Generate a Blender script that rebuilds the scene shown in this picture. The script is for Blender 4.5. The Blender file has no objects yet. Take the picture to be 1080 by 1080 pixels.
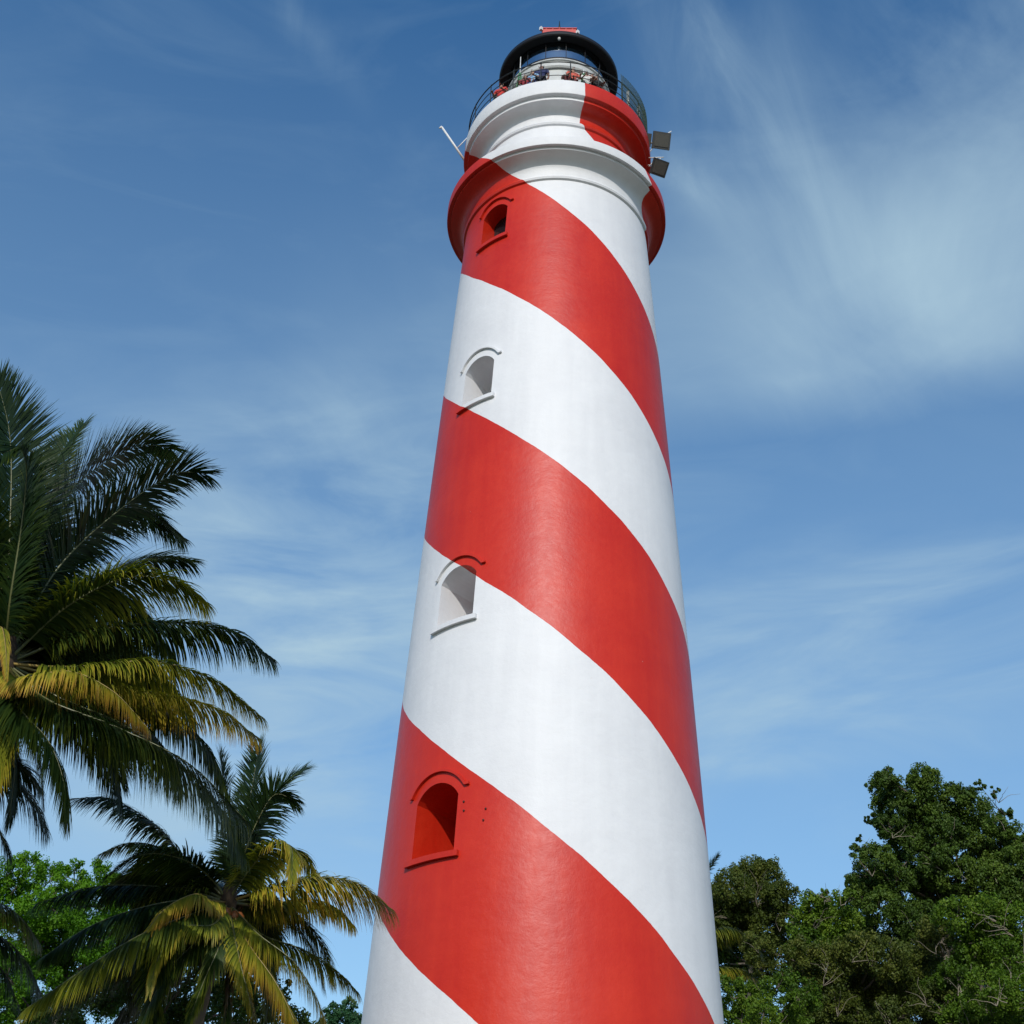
import bpy, bmesh, math, random
import numpy as np
from mathutils import Vector, Matrix
from math import sin, cos, pi, radians, sqrt, atan2

random.seed(7)
rng = np.random.default_rng(11)
scene = bpy.context.scene
COL = scene.collection

# ------------------------------------------------------------------ camera
F_PX = 1350.0                                  # focal length, in 1080ths of the frame
PITCH, ROLL, YAW = radians(33.136), radians(2.122), radians(-2.090)
EYE = Vector((0.0, -31.5, 1.6))
FW = Vector((sin(YAW) * cos(PITCH), cos(YAW) * cos(PITCH), sin(PITCH)))
_rt = Vector((cos(YAW), -sin(YAW), 0))
_up = _rt.cross(FW)
RT = _rt * cos(ROLL) + _up * sin(ROLL)
UP = -_rt * sin(ROLL) + _up * cos(ROLL)
cd = bpy.data.cameras.new('camera')
cd.sensor_width = 36.0
cd.lens = 36.0 * F_PX / 1080.0
cd.clip_start, cd.clip_end = 0.1, 6000
cam = bpy.data.objects.new('camera', cd)
COL.objects.link(cam)
m = Matrix((RT, UP, -FW)).transposed().to_4x4()
m.translation = EYE
cam.matrix_world = m
scene.camera = cam


def ray(px, py):
    return (FW + RT * ((px - 540) / F_PX) + UP * ((540 - py) / F_PX)).normalized()


def at(px, py, dist):
    """world point seen in that direction, dist metres away from the eye horizontally"""
    r = ray(px, py)
    return EYE + r * (dist / sqrt(r.x * r.x + r.y * r.y))


def proj(p):
    d = p - EYE
    z = d.dot(FW)
    return 540 + F_PX * d.dot(RT) / z, 540 - F_PX * d.dot(UP) / z


# ------------------------------------------------------------------ helpers
def tag(o, label=None, cat=None, group=None, kind=None):
    if label: o['label'] = label
    if cat: o['category'] = cat
    if group: o['group'] = group
    if kind: o['kind'] = kind
    return o


def empty(name, loc=(0, 0, 0), parent=None):
    o = bpy.data.objects.new(name, None)
    o.empty_display_size = 0.3
    COL.objects.link(o)
    o.location = loc
    if parent: o.parent = parent
    return o


def link_mesh(name, me, mats, parent=None, loc=None):
    o = bpy.data.objects.new(name, me)
    COL.objects.link(o)
    for mt in (mats if isinstance(mats, (list, tuple)) else [mats]):
        me.materials.append(mt)
    if parent:
        o.parent = parent
    if loc is not None:
        o.location = loc
    return o


class MB:
    """collects quads / rings into one mesh"""
    def __init__(self):
        self.v, self.f, self.mi, self.sm = [], [], [], []

    def add(self, verts, faces, mi=0, smooth=False):
        b = len(self.v)
        self.v += [tuple(p) for p in verts]
        for f in faces:
            self.f.append(tuple(b + i for i in f))
            self.mi.append(mi)
            self.sm.append(smooth)

    def box(self, c, s, M=None, mi=0):
        c = Vector(c)
        vs = []
        for x in (-1, 1):
            for y in (-1, 1):
                for z in (-1, 1):
                    p = Vector((x * s[0] / 2, y * s[1] / 2, z * s[2] / 2))
                    if M: p = M @ p
                    vs.append(c + p)
        self.add(vs, [(0, 1, 3, 2), (4, 6, 7, 5), (0, 4, 5, 1), (2, 3, 7, 6), (0, 2, 6, 4), (1, 5, 7, 3)], mi)

    def tube(self, pts, rad, n=8, mi=0, smooth=True, cap=True):
        pts = [Vector(p) for p in pts]
        if not isinstance(rad, (list, tuple)): rad = [rad] * len(pts)
        vs = []
        ref = None
        for i, p in enumerate(pts):
            t = (pts[min(i + 1, len(pts) - 1)] - pts[max(i - 1, 0)]).normalized()
            if ref is None:
                ref = t.orthogonal().normalized()
            ref = (ref - t * ref.dot(t))
            if ref.length < 1e-5: ref = t.orthogonal()
            ref.normalize()
            b = t.cross(ref)
            for k in range(n):
                a = 2 * pi * k / n
                vs.append(p + (ref * cos(a) + b * sin(a)) * rad[i])
        fs = [(i * n + k, i * n + (k + 1) % n, (i + 1) * n + (k + 1) % n, (i + 1) * n + k)
              for i in range(len(pts) - 1) for k in range(n)]
        if cap:
            fs.append(tuple(range(n - 1, -1, -1)))
            fs.append(tuple((len(pts) - 1) * n + k for k in range(n)))
        self.add(vs, fs, mi, smooth)

    def lathe(self, prof, n=160, mi=0, smooth=True, center=(0, 0), caps=False):
        vs = []
        for r, z in prof:
            for k in range(n):
                a = 2 * pi * k / n
                vs.append((center[0] + r * sin(a), center[1] - r * cos(a), z))
        fs = [(i * n + k, i * n + (k + 1) % n, (i + 1) * n + (k + 1) % n, (i + 1) * n + k)
              for i in range(len(prof) - 1) for k in range(n)]
        if caps:
            fs.append(tuple(range(n - 1, -1, -1)))
            fs.append(tuple((len(prof) - 1) * n + k for k in range(n)))
        self.add(vs, fs, mi, smooth)

    def mesh(self, name, sharp=None):
        me = bpy.data.meshes.new(name)
        me.from_pydata(self.v, [], self.f)
        me.polygons.foreach_set('material_index', self.mi)
        me.polygons.foreach_set('use_smooth', self.sm)
        me.update()
        if sharp is not None:
            me.set_sharp_from_angle(angle=radians(sharp))
        return me

    def build(self, name, mats, parent=None, sharp=None, loc=None):
        return link_mesh(name, self.mesh(name, sharp), mats, parent, loc)


# ------------------------------------------------------------------ materials
def new_mat(name):
    mt = bpy.data.materials.new(name)
    mt.use_nodes = True
    nt = mt.node_tree
    bs = nt.nodes['Principled BSDF']
    return mt, nt, bs


def N(nt, typ, **kw):
    n = nt.nodes.new(typ)
    for k, v in kw.items():
        if k.startswith('in_'):
            key = k[3:]
            n.inputs[int(key) if key.isdigit() else key].default_value = v
        else:
            setattr(n, k, v)
    return n


def mth(nt, op, a, b=None, c=None, clamp=False):
    n = nt.nodes.new('ShaderNodeMath')
    n.operation = op
    n.use_clamp = clamp
    for i, x in enumerate((a, b, c)):
        if x is None: continue
        if isinstance(x, (int, float)): n.inputs[i].default_value = x
        else: nt.links.new(x, n.inputs[i])
    return n.outputs[0]


def mix(nt, fac, a, b, blend='MIX'):
    n = nt.nodes.new('ShaderNodeMix')
    n.data_type = 'RGBA'
    n.blend_type = blend
    for i, x in ((0, fac), (6, a), (7, b)):
        if isinstance(x, (int, float)): n.inputs[i].default_value = x
        elif isinstance(x, tuple): n.inputs[i].default_value = (*x, 1)[:4]
        else: nt.links.new(x, n.inputs[i])
    return n.outputs[2]


def ramp(nt, x, lo, hi):
    n = N(nt, 'ShaderNodeMapRange', in_1=lo, in_2=hi)
    n.clamp = True
    nt.links.new(x, n.inputs[0])
    return n.outputs[0]


def simple(name, col, rough=0.5, metal=0.0, spec=0.5, noise=0.15, scale=6.0):
    mt, nt, bs = new_mat(name)
    tc = N(nt, 'ShaderNodeTexCoord')
    nz = N(nt, 'ShaderNodeTexNoise', in_Scale=scale, in_Detail=4.0)
    nt.links.new(tc.outputs['Object'], nz.inputs['Vector'])
    lo = tuple(c * (1 - noise) for c in col)
    hi = tuple(min(1, c * (1 + noise)) for c in col)
    nt.links.new(mix(nt, nz.outputs[0], lo, hi), bs.inputs['Base Color'])
    bs.inputs['Roughness'].default_value = rough
    bs.inputs['Metallic'].default_value = metal
    bs.inputs['Specular IOR Level'].default_value = spec
    return mt


BAND = 5.148           # height of one painted band on the same bearing
BAND0 = 6.107          # bottom of the lowest visible red band, facing the camera


def stripe_material():
    """masonry paint in spiral bands: red and white by bearing and height round the tower"""
    mt, nt, bs = new_mat('striped_masonry_paint')
    L = nt.links.new
    tc = N(nt, 'ShaderNodeTexCoord')
    sp = N(nt, 'ShaderNodeSeparateXYZ')
    L(tc.outputs['Object'], sp.inputs[0])
    x, y, z = sp.outputs
    phi = mth(nt, 'ARCTAN2', x, mth(nt, 'MULTIPLY', y, -1.0))
    p5 = mth(nt, 'MULTIPLY', mth(nt, 'MULTIPLY', mth(nt, 'POWER', mth(nt, 'ABSOLUTE', phi), 4.0), phi), 0.00072)
    g = mth(nt, 'ADD', mth(nt, 'MULTIPLY', phi, 3.2055), p5)
    zc = mth(nt, 'MINIMUM', z, 36.12)
    nz = N(nt, 'ShaderNodeTexNoise', in_Scale=0.9, in_Detail=2.0)
    L(tc.outputs['Object'], nz.inputs['Vector'])
    nz2 = N(nt, 'ShaderNodeTexNoise', in_Scale=9.0, in_Detail=3.0)
    L(tc.outputs['Object'], nz2.inputs['Vector'])
    wob = mth(nt, 'ADD', mth(nt, 'MULTIPLY', mth(nt, 'SUBTRACT', nz.outputs[0], 0.5), 0.10),
              mth(nt, 'MULTIPLY', mth(nt, 'SUBTRACT', nz2.outputs[0], 0.5), 0.02))
    h = mth(nt, 'ADD', mth(nt, 'ADD', zc, g), wob)
    t = mth(nt, 'DIVIDE', mth(nt, 'SUBTRACT', h, BAND0), BAND)
    fr = mth(nt, 'FLOORED_MODULO', t, 2.0)
    d = mth(nt, 'SUBTRACT', 0.5, mth(nt, 'ABSOLUTE', mth(nt, 'SUBTRACT', fr, 0.5)))  # >0 in red
    # fr in 0..1 is red; handle wrap at 2
    d2 = mth(nt, 'SUBTRACT', 0.5, mth(nt, 'ABSOLUTE', mth(nt, 'SUBTRACT', fr, 2.5)))
    red = ramp(nt, mth(nt, 'MAXIMUM', d, d2), -0.0009, 0.0009)
    # paint tone variation: broad washes, roller laps and faint rain streaks
    def tex(sx, sz, scale, det, rough=0.55):
        mp = N(nt, 'ShaderNodeMapping')
        mp.inputs['Scale'].default_value = (sx, sx, sz)
        L(tc.outputs['Object'], mp.inputs[0])
        q = N(nt, 'ShaderNodeTexNoise', in_Scale=scale, in_Detail=det, in_Roughness=rough)
        L(mp.outputs[0], q.inputs['Vector'])
        return q.outputs[0]
    wash = tex(1, 1, 0.55, 5.0)
    streak = tex(1, 0.07, 3.2, 4.0)
    lap = tex(0.7, 1.15, 1.7, 5.0)
    mott = tex(1, 1, 6.0, 5.0, 0.65)
    tone = mth(nt, 'ADD', mth(nt, 'ADD', mth(nt, 'MULTIPLY', wash, 0.4), mth(nt, 'MULTIPLY', streak, 0.3)),
               mth(nt, 'ADD', mth(nt, 'MULTIPLY', lap, 0.15), mth(nt, 'MULTIPLY', mott, 0.15)))
    tn = ramp(nt, tone, 0.38, 0.62)
    white = mix(nt, tn, (0.655, 0.655, 0.66), (0.735, 0.735, 0.735))
    redc = mix(nt, tn, (0.48, 0.015, 0.005), (0.57, 0.029, 0.009))
    # a few chips where the undercoat shows
    ch = N(nt, 'ShaderNodeTexVoronoi', in_Scale=1.7)
    L(tc.outputs['Object'], ch.inputs['Vector'])
    chip = ramp(nt, ch.outputs['Distance'], 0.030, 0.018)
    nzc = N(nt, 'ShaderNodeTexNoise', in_Scale=0.5, in_Detail=1.0)
    L(tc.outputs['Object'], nzc.inputs['Vector'])
    chip = mth(nt, 'MULTIPLY', chip, ramp(nt, nzc.outputs[0], 0.56, 0.60))
    base = mix(nt, red, white, redc)
    base = mix(nt, mth(nt, 'MULTIPLY', chip, 0.5), base, (0.62, 0.42, 0.38))
    L(base, bs.inputs['Base Color'])
    rg = mth(nt, 'ADD', 0.34, mth(nt, 'MULTIPLY', mott, 0.18))
    L(mth(nt, 'ADD', rg, mth(nt, 'MULTIPLY', mth(nt, 'SUBTRACT', 1.0, red), 0.12)), bs.inputs['Roughness'])
    bs.inputs['Specular IOR Level'].default_value = 0.34
    # hand-trowelled plaster
    bmp = N(nt, 'ShaderNodeBump', in_Strength=0.33, in_Distance=0.045)
    hh = mth(nt, 'ADD', mth(nt, 'MULTIPLY', lap, 0.9), mth(nt, 'ADD', mth(nt, 'MULTIPLY', mott, 0.5),
             mth(nt, 'MULTIPLY', tex(1, 1, 40.0, 3.0), 0.10)))
    L(hh, bmp.inputs['Height'])
    L(bmp.outputs[0], bs.inputs['Normal'])
    return mt


M_STRIPE = stripe_material()
M_BLACK = simple('black_roof_paint', (0.006, 0.006, 0.008), 0.55, 0, 0.35)
M_REDP = simple('red_metal_paint', (0.50, 0.035, 0.02), 0.45)
M_WHITE = simple('white_metal_paint', (0.70, 0.70, 0.68), 0.45, scale=14)
M_GREY = simple('pale_grey_paint', (0.46, 0.47, 0.45), 0.5, noise=0.2, scale=5)
M_DARKM = simple('dark_rail_metal', (0.025, 0.03, 0.03), 0.5, 0.4)
M_GREENM = simple('green_net_wire', (0.035, 0.07, 0.05), 0.6)
M_GREENP = simple('green_mast_paint', (0.06, 0.20, 0.08), 0.5)
M_LAMPH = simple('grey_floodlight_housing', (0.05, 0.052, 0.05), 0.55, 0.2)
M_BOLT = simple('rusty_bolt', (0.05, 0.015, 0.01), 0.7)
M_DARKIN = simple('dark_window_pane', (0.012, 0.010, 0.012), 0.25)
M_LENS = simple('lamp_lens_glass', (0.10, 0.16, 0.20), 0.15, 0.0, 0.8)
M_LAMPG = simple('floodlight_glass', (0.085, 0.085, 0.075), 0.25)


def glass_mat():
    mt, nt, bs = new_mat('lantern_glass')
    L = nt.links.new
    out = nt.nodes['Material Output']
    gl = N(nt, 'ShaderNodeBsdfGlossy', in_Roughness=0.03)
    gl.inputs['Color'].default_value = (0.8, 0.88, 0.95, 1)
    tr = N(nt, 'ShaderNodeBsdfTransparent')
    tr.inputs['Color'].default_value = (0.45, 0.60, 0.70, 1)
    fr = N(nt, 'ShaderNodeFresnel', in_IOR=1.75)
    ms = N(nt, 'ShaderNodeMixShader')
    L(mth(nt, 'ADD', fr.outputs[0], 0.34, clamp=True), ms.inputs[0]); L(tr.outputs[0], ms.inputs[1]); L(gl.outputs[0], ms.inputs[2])
    L(ms.outputs[0], out.inputs[0])
    return mt


M_GLASS = glass_mat()


def leaf_mat(name, cols, trans=0.35, rough=0.55, spec=0.25, tcol=None, tw=0.5):
    """cols: colours picked by the mesh's per-leaf 'tint' attribute"""
    mt, nt, bs = new_mat(name)
    L = nt.links.new
    out = nt.nodes['Material Output']
    at_ = N(nt, 'ShaderNodeAttribute', attribute_name='tint')
    cr = N(nt, 'ShaderNodeValToRGB')
    el = cr.color_ramp.elements
    el[0].position, el[0].color = 0, (*cols[0], 1)
    el[1].position, el[1].color = 1, (*cols[-1], 1)
    for i, c in enumerate(cols[1:-1]):
        e = el.new((i + 1) / (len(cols) - 1)); e.color = (*c, 1)
    L(at_.outputs['Fac'], cr.inputs[0])
    L(cr.outputs[0], bs.inputs['Base Color'])
    bs.inputs['Roughness'].default_value = rough
    bs.inputs['Specular IOR Level'].default_value = spec
    tl = N(nt, 'ShaderNodeBsdfTranslucent')
    br = N(nt, 'ShaderNodeMix'); br.data_type = 'RGBA'; br.blend_type = 'MULTIPLY'
    br.inputs[0].default_value = 1.0
    L(cr.outputs[0], br.inputs[6]); br.inputs[7].default_value = tcol or (1.0, 1.1, 0.6, 1)
    L(br.outputs[2], tl.inputs['Color'])
    ms = N(nt, 'ShaderNodeMixShader', in_0=trans)
    L(bs.outputs[0], ms.inputs[1]); L(tl.outputs[0], ms.inputs[2]); L(ms.outputs[0], out.inputs[0])
    return mt


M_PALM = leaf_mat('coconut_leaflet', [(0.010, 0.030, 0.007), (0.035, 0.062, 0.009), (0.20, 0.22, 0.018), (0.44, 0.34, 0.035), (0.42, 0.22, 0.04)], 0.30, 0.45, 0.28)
M_RACHIS = simple('frond_midrib', (0.11, 0.115, 0.04), 0.4, noise=0.3, scale=2)
M_RACHISY = simple('yellow_frond_midrib', (0.27, 0.19, 0.05), 0.45, noise=0.3, scale=2)
M_FIBRE = simple('palm_crown_fibre', (0.045, 0.028, 0.014), 0.9, noise=0.5, scale=12)
M_NUT = simple('orange_coconut_husk', (0.22, 0.07, 0.015), 0.5, noise=0.5, scale=5)
M_PTRUNK = simple('palm_bark', (0.16, 0.13, 0.10), 0.9, noise=0.4, scale=5)
M_BARK = simple('tree_bark', (0.12, 0.10, 0.075), 0.85, noise=0.4, scale=4)
M_TWIG = simple('pale_bare_twig', (0.22, 0.19, 0.14), 0.8, noise=0.3, scale=4)
M_LEAF_D = leaf_mat('leaf_deep_green', [(0.036, 0.074, 0.011), (0.072, 0.130, 0.016), (0.125, 0.190, 0.024)], 0.33)
M_LEAF_G = leaf_mat('leaf_mid_green', [(0.044, 0.095, 0.007), (0.085, 0.165, 0.010), (0.15, 0.23, 0.018)], 0.35)
M_LEAF_O = leaf_mat('leaf_olive', [(0.040, 0.066, 0.010), (0.080, 0.110, 0.015), (0.15, 0.165, 0.028)], 0.33)
M_LEAF_B = leaf_mat('leaf_bright_green', [(0.045, 0.135, 0.004), (0.085, 0.23, 0.006), (0.14, 0.30, 0.012)], 0.42)
M_LEAF_F = leaf_mat('leaf_blue_green', [(0.015, 0.060, 0.020), (0.03, 0.095, 0.035), (0.055, 0.13, 0.045)], 0.25)


def ground_mat():
    mt, nt, bs = new_mat('sandy_turf')
    L = nt.links.new
    tc = N(nt, 'ShaderNodeTexCoord')
    a = N(nt, 'ShaderNodeTexNoise', in_Scale=0.25, in_Detail=8.0)
    b = N(nt, 'ShaderNodeTexNoise', in_Scale=9.0, in_Detail=6.0)
    L(tc.outputs['Object'], a.inputs[0]); L(tc.outputs['Object'], b.inputs[0])
    g = mix(nt, b.outputs[0], (0.035, 0.055, 0.02), (0.06, 0.08, 0.03))
    s = mix(nt, b.outputs[0], (0.11, 0.098, 0.08), (0.19, 0.17, 0.14))
    L(mix(nt, ramp(nt, a.outputs[0], 0.42, 0.55), g, s), bs.inputs['Base Color'])
    bs.inputs['Roughness'].default_value = 0.95
    return mt


# ------------------------------------------------------------------ ground
g = MB()
S = 2500
g.add([(-S, -S, 0), (S, -S, 0), (S, S, 0), (-S, S, 0)], [(0, 1, 2, 3)])
tag(g.build('ground', ground_mat()), kind='structure')

# ------------------------------------------------------------------ lighthouse
LH = empty('lighthouse')
tag(LH, 'tall tapering lighthouse painted in red and white spiral bands with a black lantern roof', 'lighthouse')


def Rad(h):
    t = (h - 15) / 15
    return 3.90711 - 0.6214 * t - 0.07261 * t * t + 0.00142 * t ** 3


def cyl(phi, r, h):
    return Vector((r * sin(phi), -r * cos(phi), h))


WPHI = radians(-39.3)
HALF = radians(9.25)
# sill top height, springing, apex, recess depth
WINS = [(10.85, 12.18, 12.56, 1.75), (16.93, 18.22, 18.56, 1.35), (24.18, 25.47, 25.82, 1.06), (30.78, 32.07, 32.36, 0.60)]


def win_frame():
    n = Vector((sin(WPHI), -cos(WPHI), 0))          # outward
    u = Vector((cos(WPHI), sin(WPHI), 0))           # to the right seen from outside
    return n, u


def arch_profile(w, z0, zs, za, k=14):
    """closed outline (lateral, height), counter clockwise from bottom left"""
    rise = za - zs
    R = (w * w + rise * rise) / (2 * rise)
    a0 = math.asin(min(1, w / R))
    pts = [(w, z0)]
    for i in range(k + 1):
        a = a0 - 2 * a0 * i / k
        pts.append((R * sin(a), za - R + R * cos(a)))
    pts.append((-w, z0))
    return pts


# shaft: solid of revolution with the four window recesses cut into it
sb = MB()
hs = list(np.linspace(0, 33.0, 67))
prof = [(Rad(h), h) for h in hs]
sb.lathe(prof, n=224, caps=True)
shaft = sb.build('shaft', M_STRIPE)
nrm, uax = win_frame()
cb = MB()
for (z0, zs, za, dp) in WINS:
    R0 = Rad((z0 + za) / 2)
    w = R0 * sin(HALF)
    pr = arch_profile(w, z0, zs, za)
    front = [nrm * (R0 + 0.6) + uax * x + Vector((0, 0, z)) for x, z in pr]
    back = [nrm * (R0 - dp) + uax * x + Vector((0, 0, z)) for x, z in pr]
    n_ = len(pr)
    cb.add(front + back, [tuple(range(n_)), tuple(range(2 * n_ - 1, n_ - 1, -1))] +
           [((i + 1) % n_, i, n_ + i, n_ + (i + 1) % n_) for i in range(n_)])
cut = cb.build('cutter', M_STRIPE)
for o_ in (shaft, cut):
    bm_ = bmesh.new(); bm_.from_mesh(o_.data); bmesh.ops.recalc_face_normals(bm_, faces=bm_.faces)
    bm_.to_mesh(o_.data); bm_.free()
md = shaft.modifiers.new('b', 'BOOLEAN')
md.operation = 'DIFFERENCE'; md.solver = 'EXACT'; md.object = cut
dg = bpy.context.evaluated_depsgraph_get()
me2 = bpy.data.meshes.new_from_object(shaft.evaluated_get(dg))
shaft.modifiers.clear()
shaft.data = me2
me2.set_sharp_from_angle(angle=radians(30))
bpy.data.objects.remove(cut)
shaft.parent = LH


def strip_on_wall(mb, path, thick, out, inn=0.02):
    """a square moulding swept along (phi, h) points on the tower wall; thick = height, out = projection"""
    vs = []
    n = len(path)
    for i, (p, h) in enumerate(path):
        p0, h0 = path[max(i - 1, 0)]; p1, h1 = path[min(i + 1, n - 1)]
        r = Rad(h)
        tx, tz = (p1 - p0) * r, (h1 - h0)
        l = sqrt(tx * tx + tz * tz) or 1
        nx, nz_ = -tz / l, tx / l
        if nz_ < 0: nx, nz_ = -nx, -nz_
        for s, o in ((-1, -inn), (-1, out), (1, out), (1, -inn)):
            vs.append(cyl(p + s * nx * thick / 2 / r, r + o, h + s * nz_ * thick / 2))
    fs = [(i * 4 + k, i * 4 + (k + 1) % 4, (i + 1) * 4 + (k + 1) % 4, (i + 1) * 4 + k) for i in range(n - 1) for k in range(4)]
    fs += [(3, 2, 1, 0), tuple(4 * (n - 1) + k for k in range(4))]
    mb.add(vs, fs)


for wi, (z0, zs, za, dp) in enumerate(WINS):
    R0 = Rad((z0 + za) / 2)
    w = R0 * sin(HALF) - 0.003
    pr = arch_profile(w, z0 + 0.003, zs, za - 0.003)
    mb = MB()
    fr_, bk_ = [], []
    for x, z in pr:
        dep = sqrt(max(Rad(z) ** 2 - x * x, 0)) - 0.004
        fr_.append(nrm * dep + uax * x + Vector((0, 0, z)))
        bk_.append(nrm * (R0 - dp + 0.004) + uax * x + Vector((0, 0, z)))
    n_ = len(pr)
    mb.add(fr_ + bk_, [(i, (i + 1) % n_, n_ + (i + 1) % n_, n_ + i) for i in range(n_)] + [tuple(range(n_, 2 * n_))])
    win = mb.build('window', M_STRIPE, LH)
    if wi == 0: win['label'] = 'lowest window, its recess red inside'
    if wi == 1: win['label'] = 'second window up, its recess mostly white with a red top corner'
    if wi == 2: win['label'] = 'third window up, white inside'
    if wi == 3: win['label'] = 'topmost window, dark and red just under the cornice'
    # dark glazing in the back wall of the recess
    if wi >= 2:
        mp = MB()
        top = za - 0.06 if wi == 3 else z0 + 1.20
        xs = (-w * 0.95, w * 0.95) if wi == 3 else (-w * .82, -w * 0.42)
        d0 = R0 - dp + 0.012
        q = [nrm * d0 + uax * x + Vector((0, 0, z)) for x, z in ((xs[0], z0 + 0.05), (xs[1], z0 + 0.05), (xs[1], top), (xs[0], top))]
        q2 = [p + nrm * 0.03 for p in q]
        mp.add(q + q2, [(4, 5, 6, 7), (0, 1, 5, 4), (1, 2, 6, 5), (2, 3, 7, 6), (3, 0, 4, 7)])
        mp.build('pane', M_DARKIN, win)
    # hood moulding with short level returns
    hw, hsr, hap = radians(11.9), zs + 0.20, za + 0.29
    rise = hap - hsr
    wr = hw * R0
    RR = (wr * wr + rise * rise) / (2 * rise)
    a0 = math.asin(wr / RR)
    path = [(WPHI - hw - radians(.8), hsr)]
    for i in range(25):
        a = -a0 + 2 * a0 * i / 24
        path.append((WPHI + RR * sin(a) / R0, hap - RR + RR * cos(a)))
    path.append((WPHI + hw + radians(1.5), hsr + .01))
    mh = MB(); strip_on_wall(mh, path, 0.058, 0.075); mh.build('hood_mould', M_STRIPE, win)
    ms_ = MB()
    sw = radians(11.3)
    strip_on_wall(ms_, [(WPHI - sw + 2 * sw * i / 16, z0 - 0.095) for i in range(17)], 0.13, 0.10)
    ms_.build('sill', M_STRIPE, win)

# cornice, drum, gallery: each a turned moulding
cp = MB()
cp.lathe([(3.05, 32.86), (3.13, 32.90), (3.155, 32.97), (3.13, 33.04), (3.10, 33.06), (3.105, 33.22), (3.12, 33.34), (3.155, 33.44), (3.21, 33.53), (3.29, 33.60), (3.38, 33.645), (3.47, 33.67)] +
         [(3.50, 33.68), (3.60, 33.71), (3.605, 33.795), (3.64, 33.80), (3.735, 33.80), (3.745, 33.84),
          (3.745, 34.16), (3.70, 34.22), (2.60, 34.42)], n=256)
cp.build('cornice', M_STRIPE, LH, sharp=32)
dp_ = MB()
dp_.lathe([(2.74, 34.35), (2.70, 35.88), (2.76, 35.92), (2.79, 35.99), (2.76, 36.06)], n=224)
dp_.build('drum', M_STRIPE, LH, sharp=32)
ga = MB()
ga.lathe([(2.72, 36.055)] + [(2.705, 36.08), (2.705, 36.30), (2.72, 36.42), (2.76, 36.50), (2.83, 36.57), (2.92, 36.61), (3.02, 36.635)] +
         [(3.06, 36.64), (3.17, 36.65), (3.18, 36.77),
          (3.23, 36.79), (3.315, 36.80), (3.33, 36.84), (3.31, 37.46), (3.28, 37.50), (3.10, 37.50), (3.085, 37.49), (3.08, 37.12), (1.5, 37.14)], n=256)
ga.build('gallery', M_STRIPE, LH, sharp=32)

# lantern room
mu = MB()
mu.lathe([(1.96, 37.13), (1.96, 37.78), (1.90, 37.82), (1.88, 39.1), (1.93, 39.12), (1.93, 39.22), (1.88, 39.25), (1.88, 39.86),
          (1.96, 39.88), (2.00, 39.94), (1.96, 40.0), (1.90, 40.02), (1.90, 40.30), (1.95, 40.33), (1.95, 40.38), (1.6, 40.40)], n=128)
mu.build('lantern_wall', M_GREY, LH, sharp=32)
gl = MB()
gl.lathe([(1.88, 40.39), (1.88, 41.40)], n=128)
gl.build('lantern_glass', M_GLASS, LH)
gb = MB()
for k in range(16):
    a = 2 * pi * (k + 0.35) / 16
    c = cyl(a, 1.875, 40.89)
    gb.box(c, (0.022, 0.03, 1.0), Matrix.Rotation(a, 3, 'Z'))
gb.lathe([(1.90, 40.40), (1.92, 40.42), (1.92, 40.50), (1.90, 40.52)], n=96)
gb.build('glazing_bars', M_BLACK, LH)
ct = MB()
ct.lathe([(1.70, 40.42), (1.70, 41.36)], n=96)
ct.build('glass_backing', simple('grey_blue_backing', (0.17, 0.26, 0.33), 0.7, noise=.25, scale=3), LH)  # added backing so the glass band reads evenly blue-grey, without a dark gap
ln = MB()
ln.lathe([(0.02, 39.9), (0.5, 40.0), (0.85, 40.2), (0.93, 40.6), (0.93, 41.0), (0.8, 41.3), (0.3, 41.6), (0.02, 41.65)], n=64)
ln.build('lamp_lens', M_LENS, LH)
rf = MB()
pf = [(1.55, 41.55), (1.84, 41.42), (1.90, 41.36), (2.20, 41.36), (2.235, 41.40), (2.235, 41.54), (2.20, 41.60)]
for i in range(1, 15):
    t_ = i / 14
    pf.append((2.20 - 1.85 * t_, 41.60 + 1.88 * t_ + 0.10 * sin(pi * t_)))
rf.lathe(pf, n=128)
rf.lathe([(0.01, 42.9), (1.2, 42.4), (1.7, 41.7), (1.84, 41.43)], n=96)
roof = rf.build('lantern_roof', M_BLACK, LH, sharp=40)
kb = MB(); kb.lathe([(0.0, 41.24), (0.05, 41.27), (0.06, 41.32), (0.04, 41.37)], n=12, center=(0, -2.08)); kb.build('knob', M_WHITE, roof)
vt = MB()
vt.lathe([(0.40, 43.3), (0.40, 43.55)], n=24)
for (cx_, cy_, cz_, sx_, sy_, sz_) in ((0, 0, 43.70, 1.28, 1.28, .30), (0, 0, 43.87, 1.34, 1.34, .04), (0, 0, 43.54, 1.34, 1.34, .04)):
    vt.box((cx_, cy_, cz_), (sx_, sy_, sz_))
for k in range(5):
    vt.box((-.5 + .25 * k, -.65, 43.70), (.05, .03, .26))
vt.lathe([(0.5, 43.89), (0.3, 44.0), (0.12, 44.12), (0.10, 44.4), (0.0, 44.42)], n=20)
vent = vt.build('ventilator', M_REDP, LH)
for a, zz in ((-46, 43.86), (46, 43.66), (135, 43.8), (-135, 43.8)):
    wb = MB(); wb.box(cyl(radians(a), .97, zz - .06), (0.10, 0.10, 0.16), Matrix.Rotation(radians(a), 3, 'Z')); wb.build('white_bracket', M_WHITE, vent)
fi = MB()
fi.tube([(0, 0, 44.35), (0, 0, 44.8), (0, 0, 45.2)], [0.05, 0.035, 0.012]); fi.tube([(0, 0, 44.7), (0, 0, 44.75), (0, 0, 44.8)], [0.03, 0.08, 0.03])
fi.build('lightning_rod', M_DARKM, LH)

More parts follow.
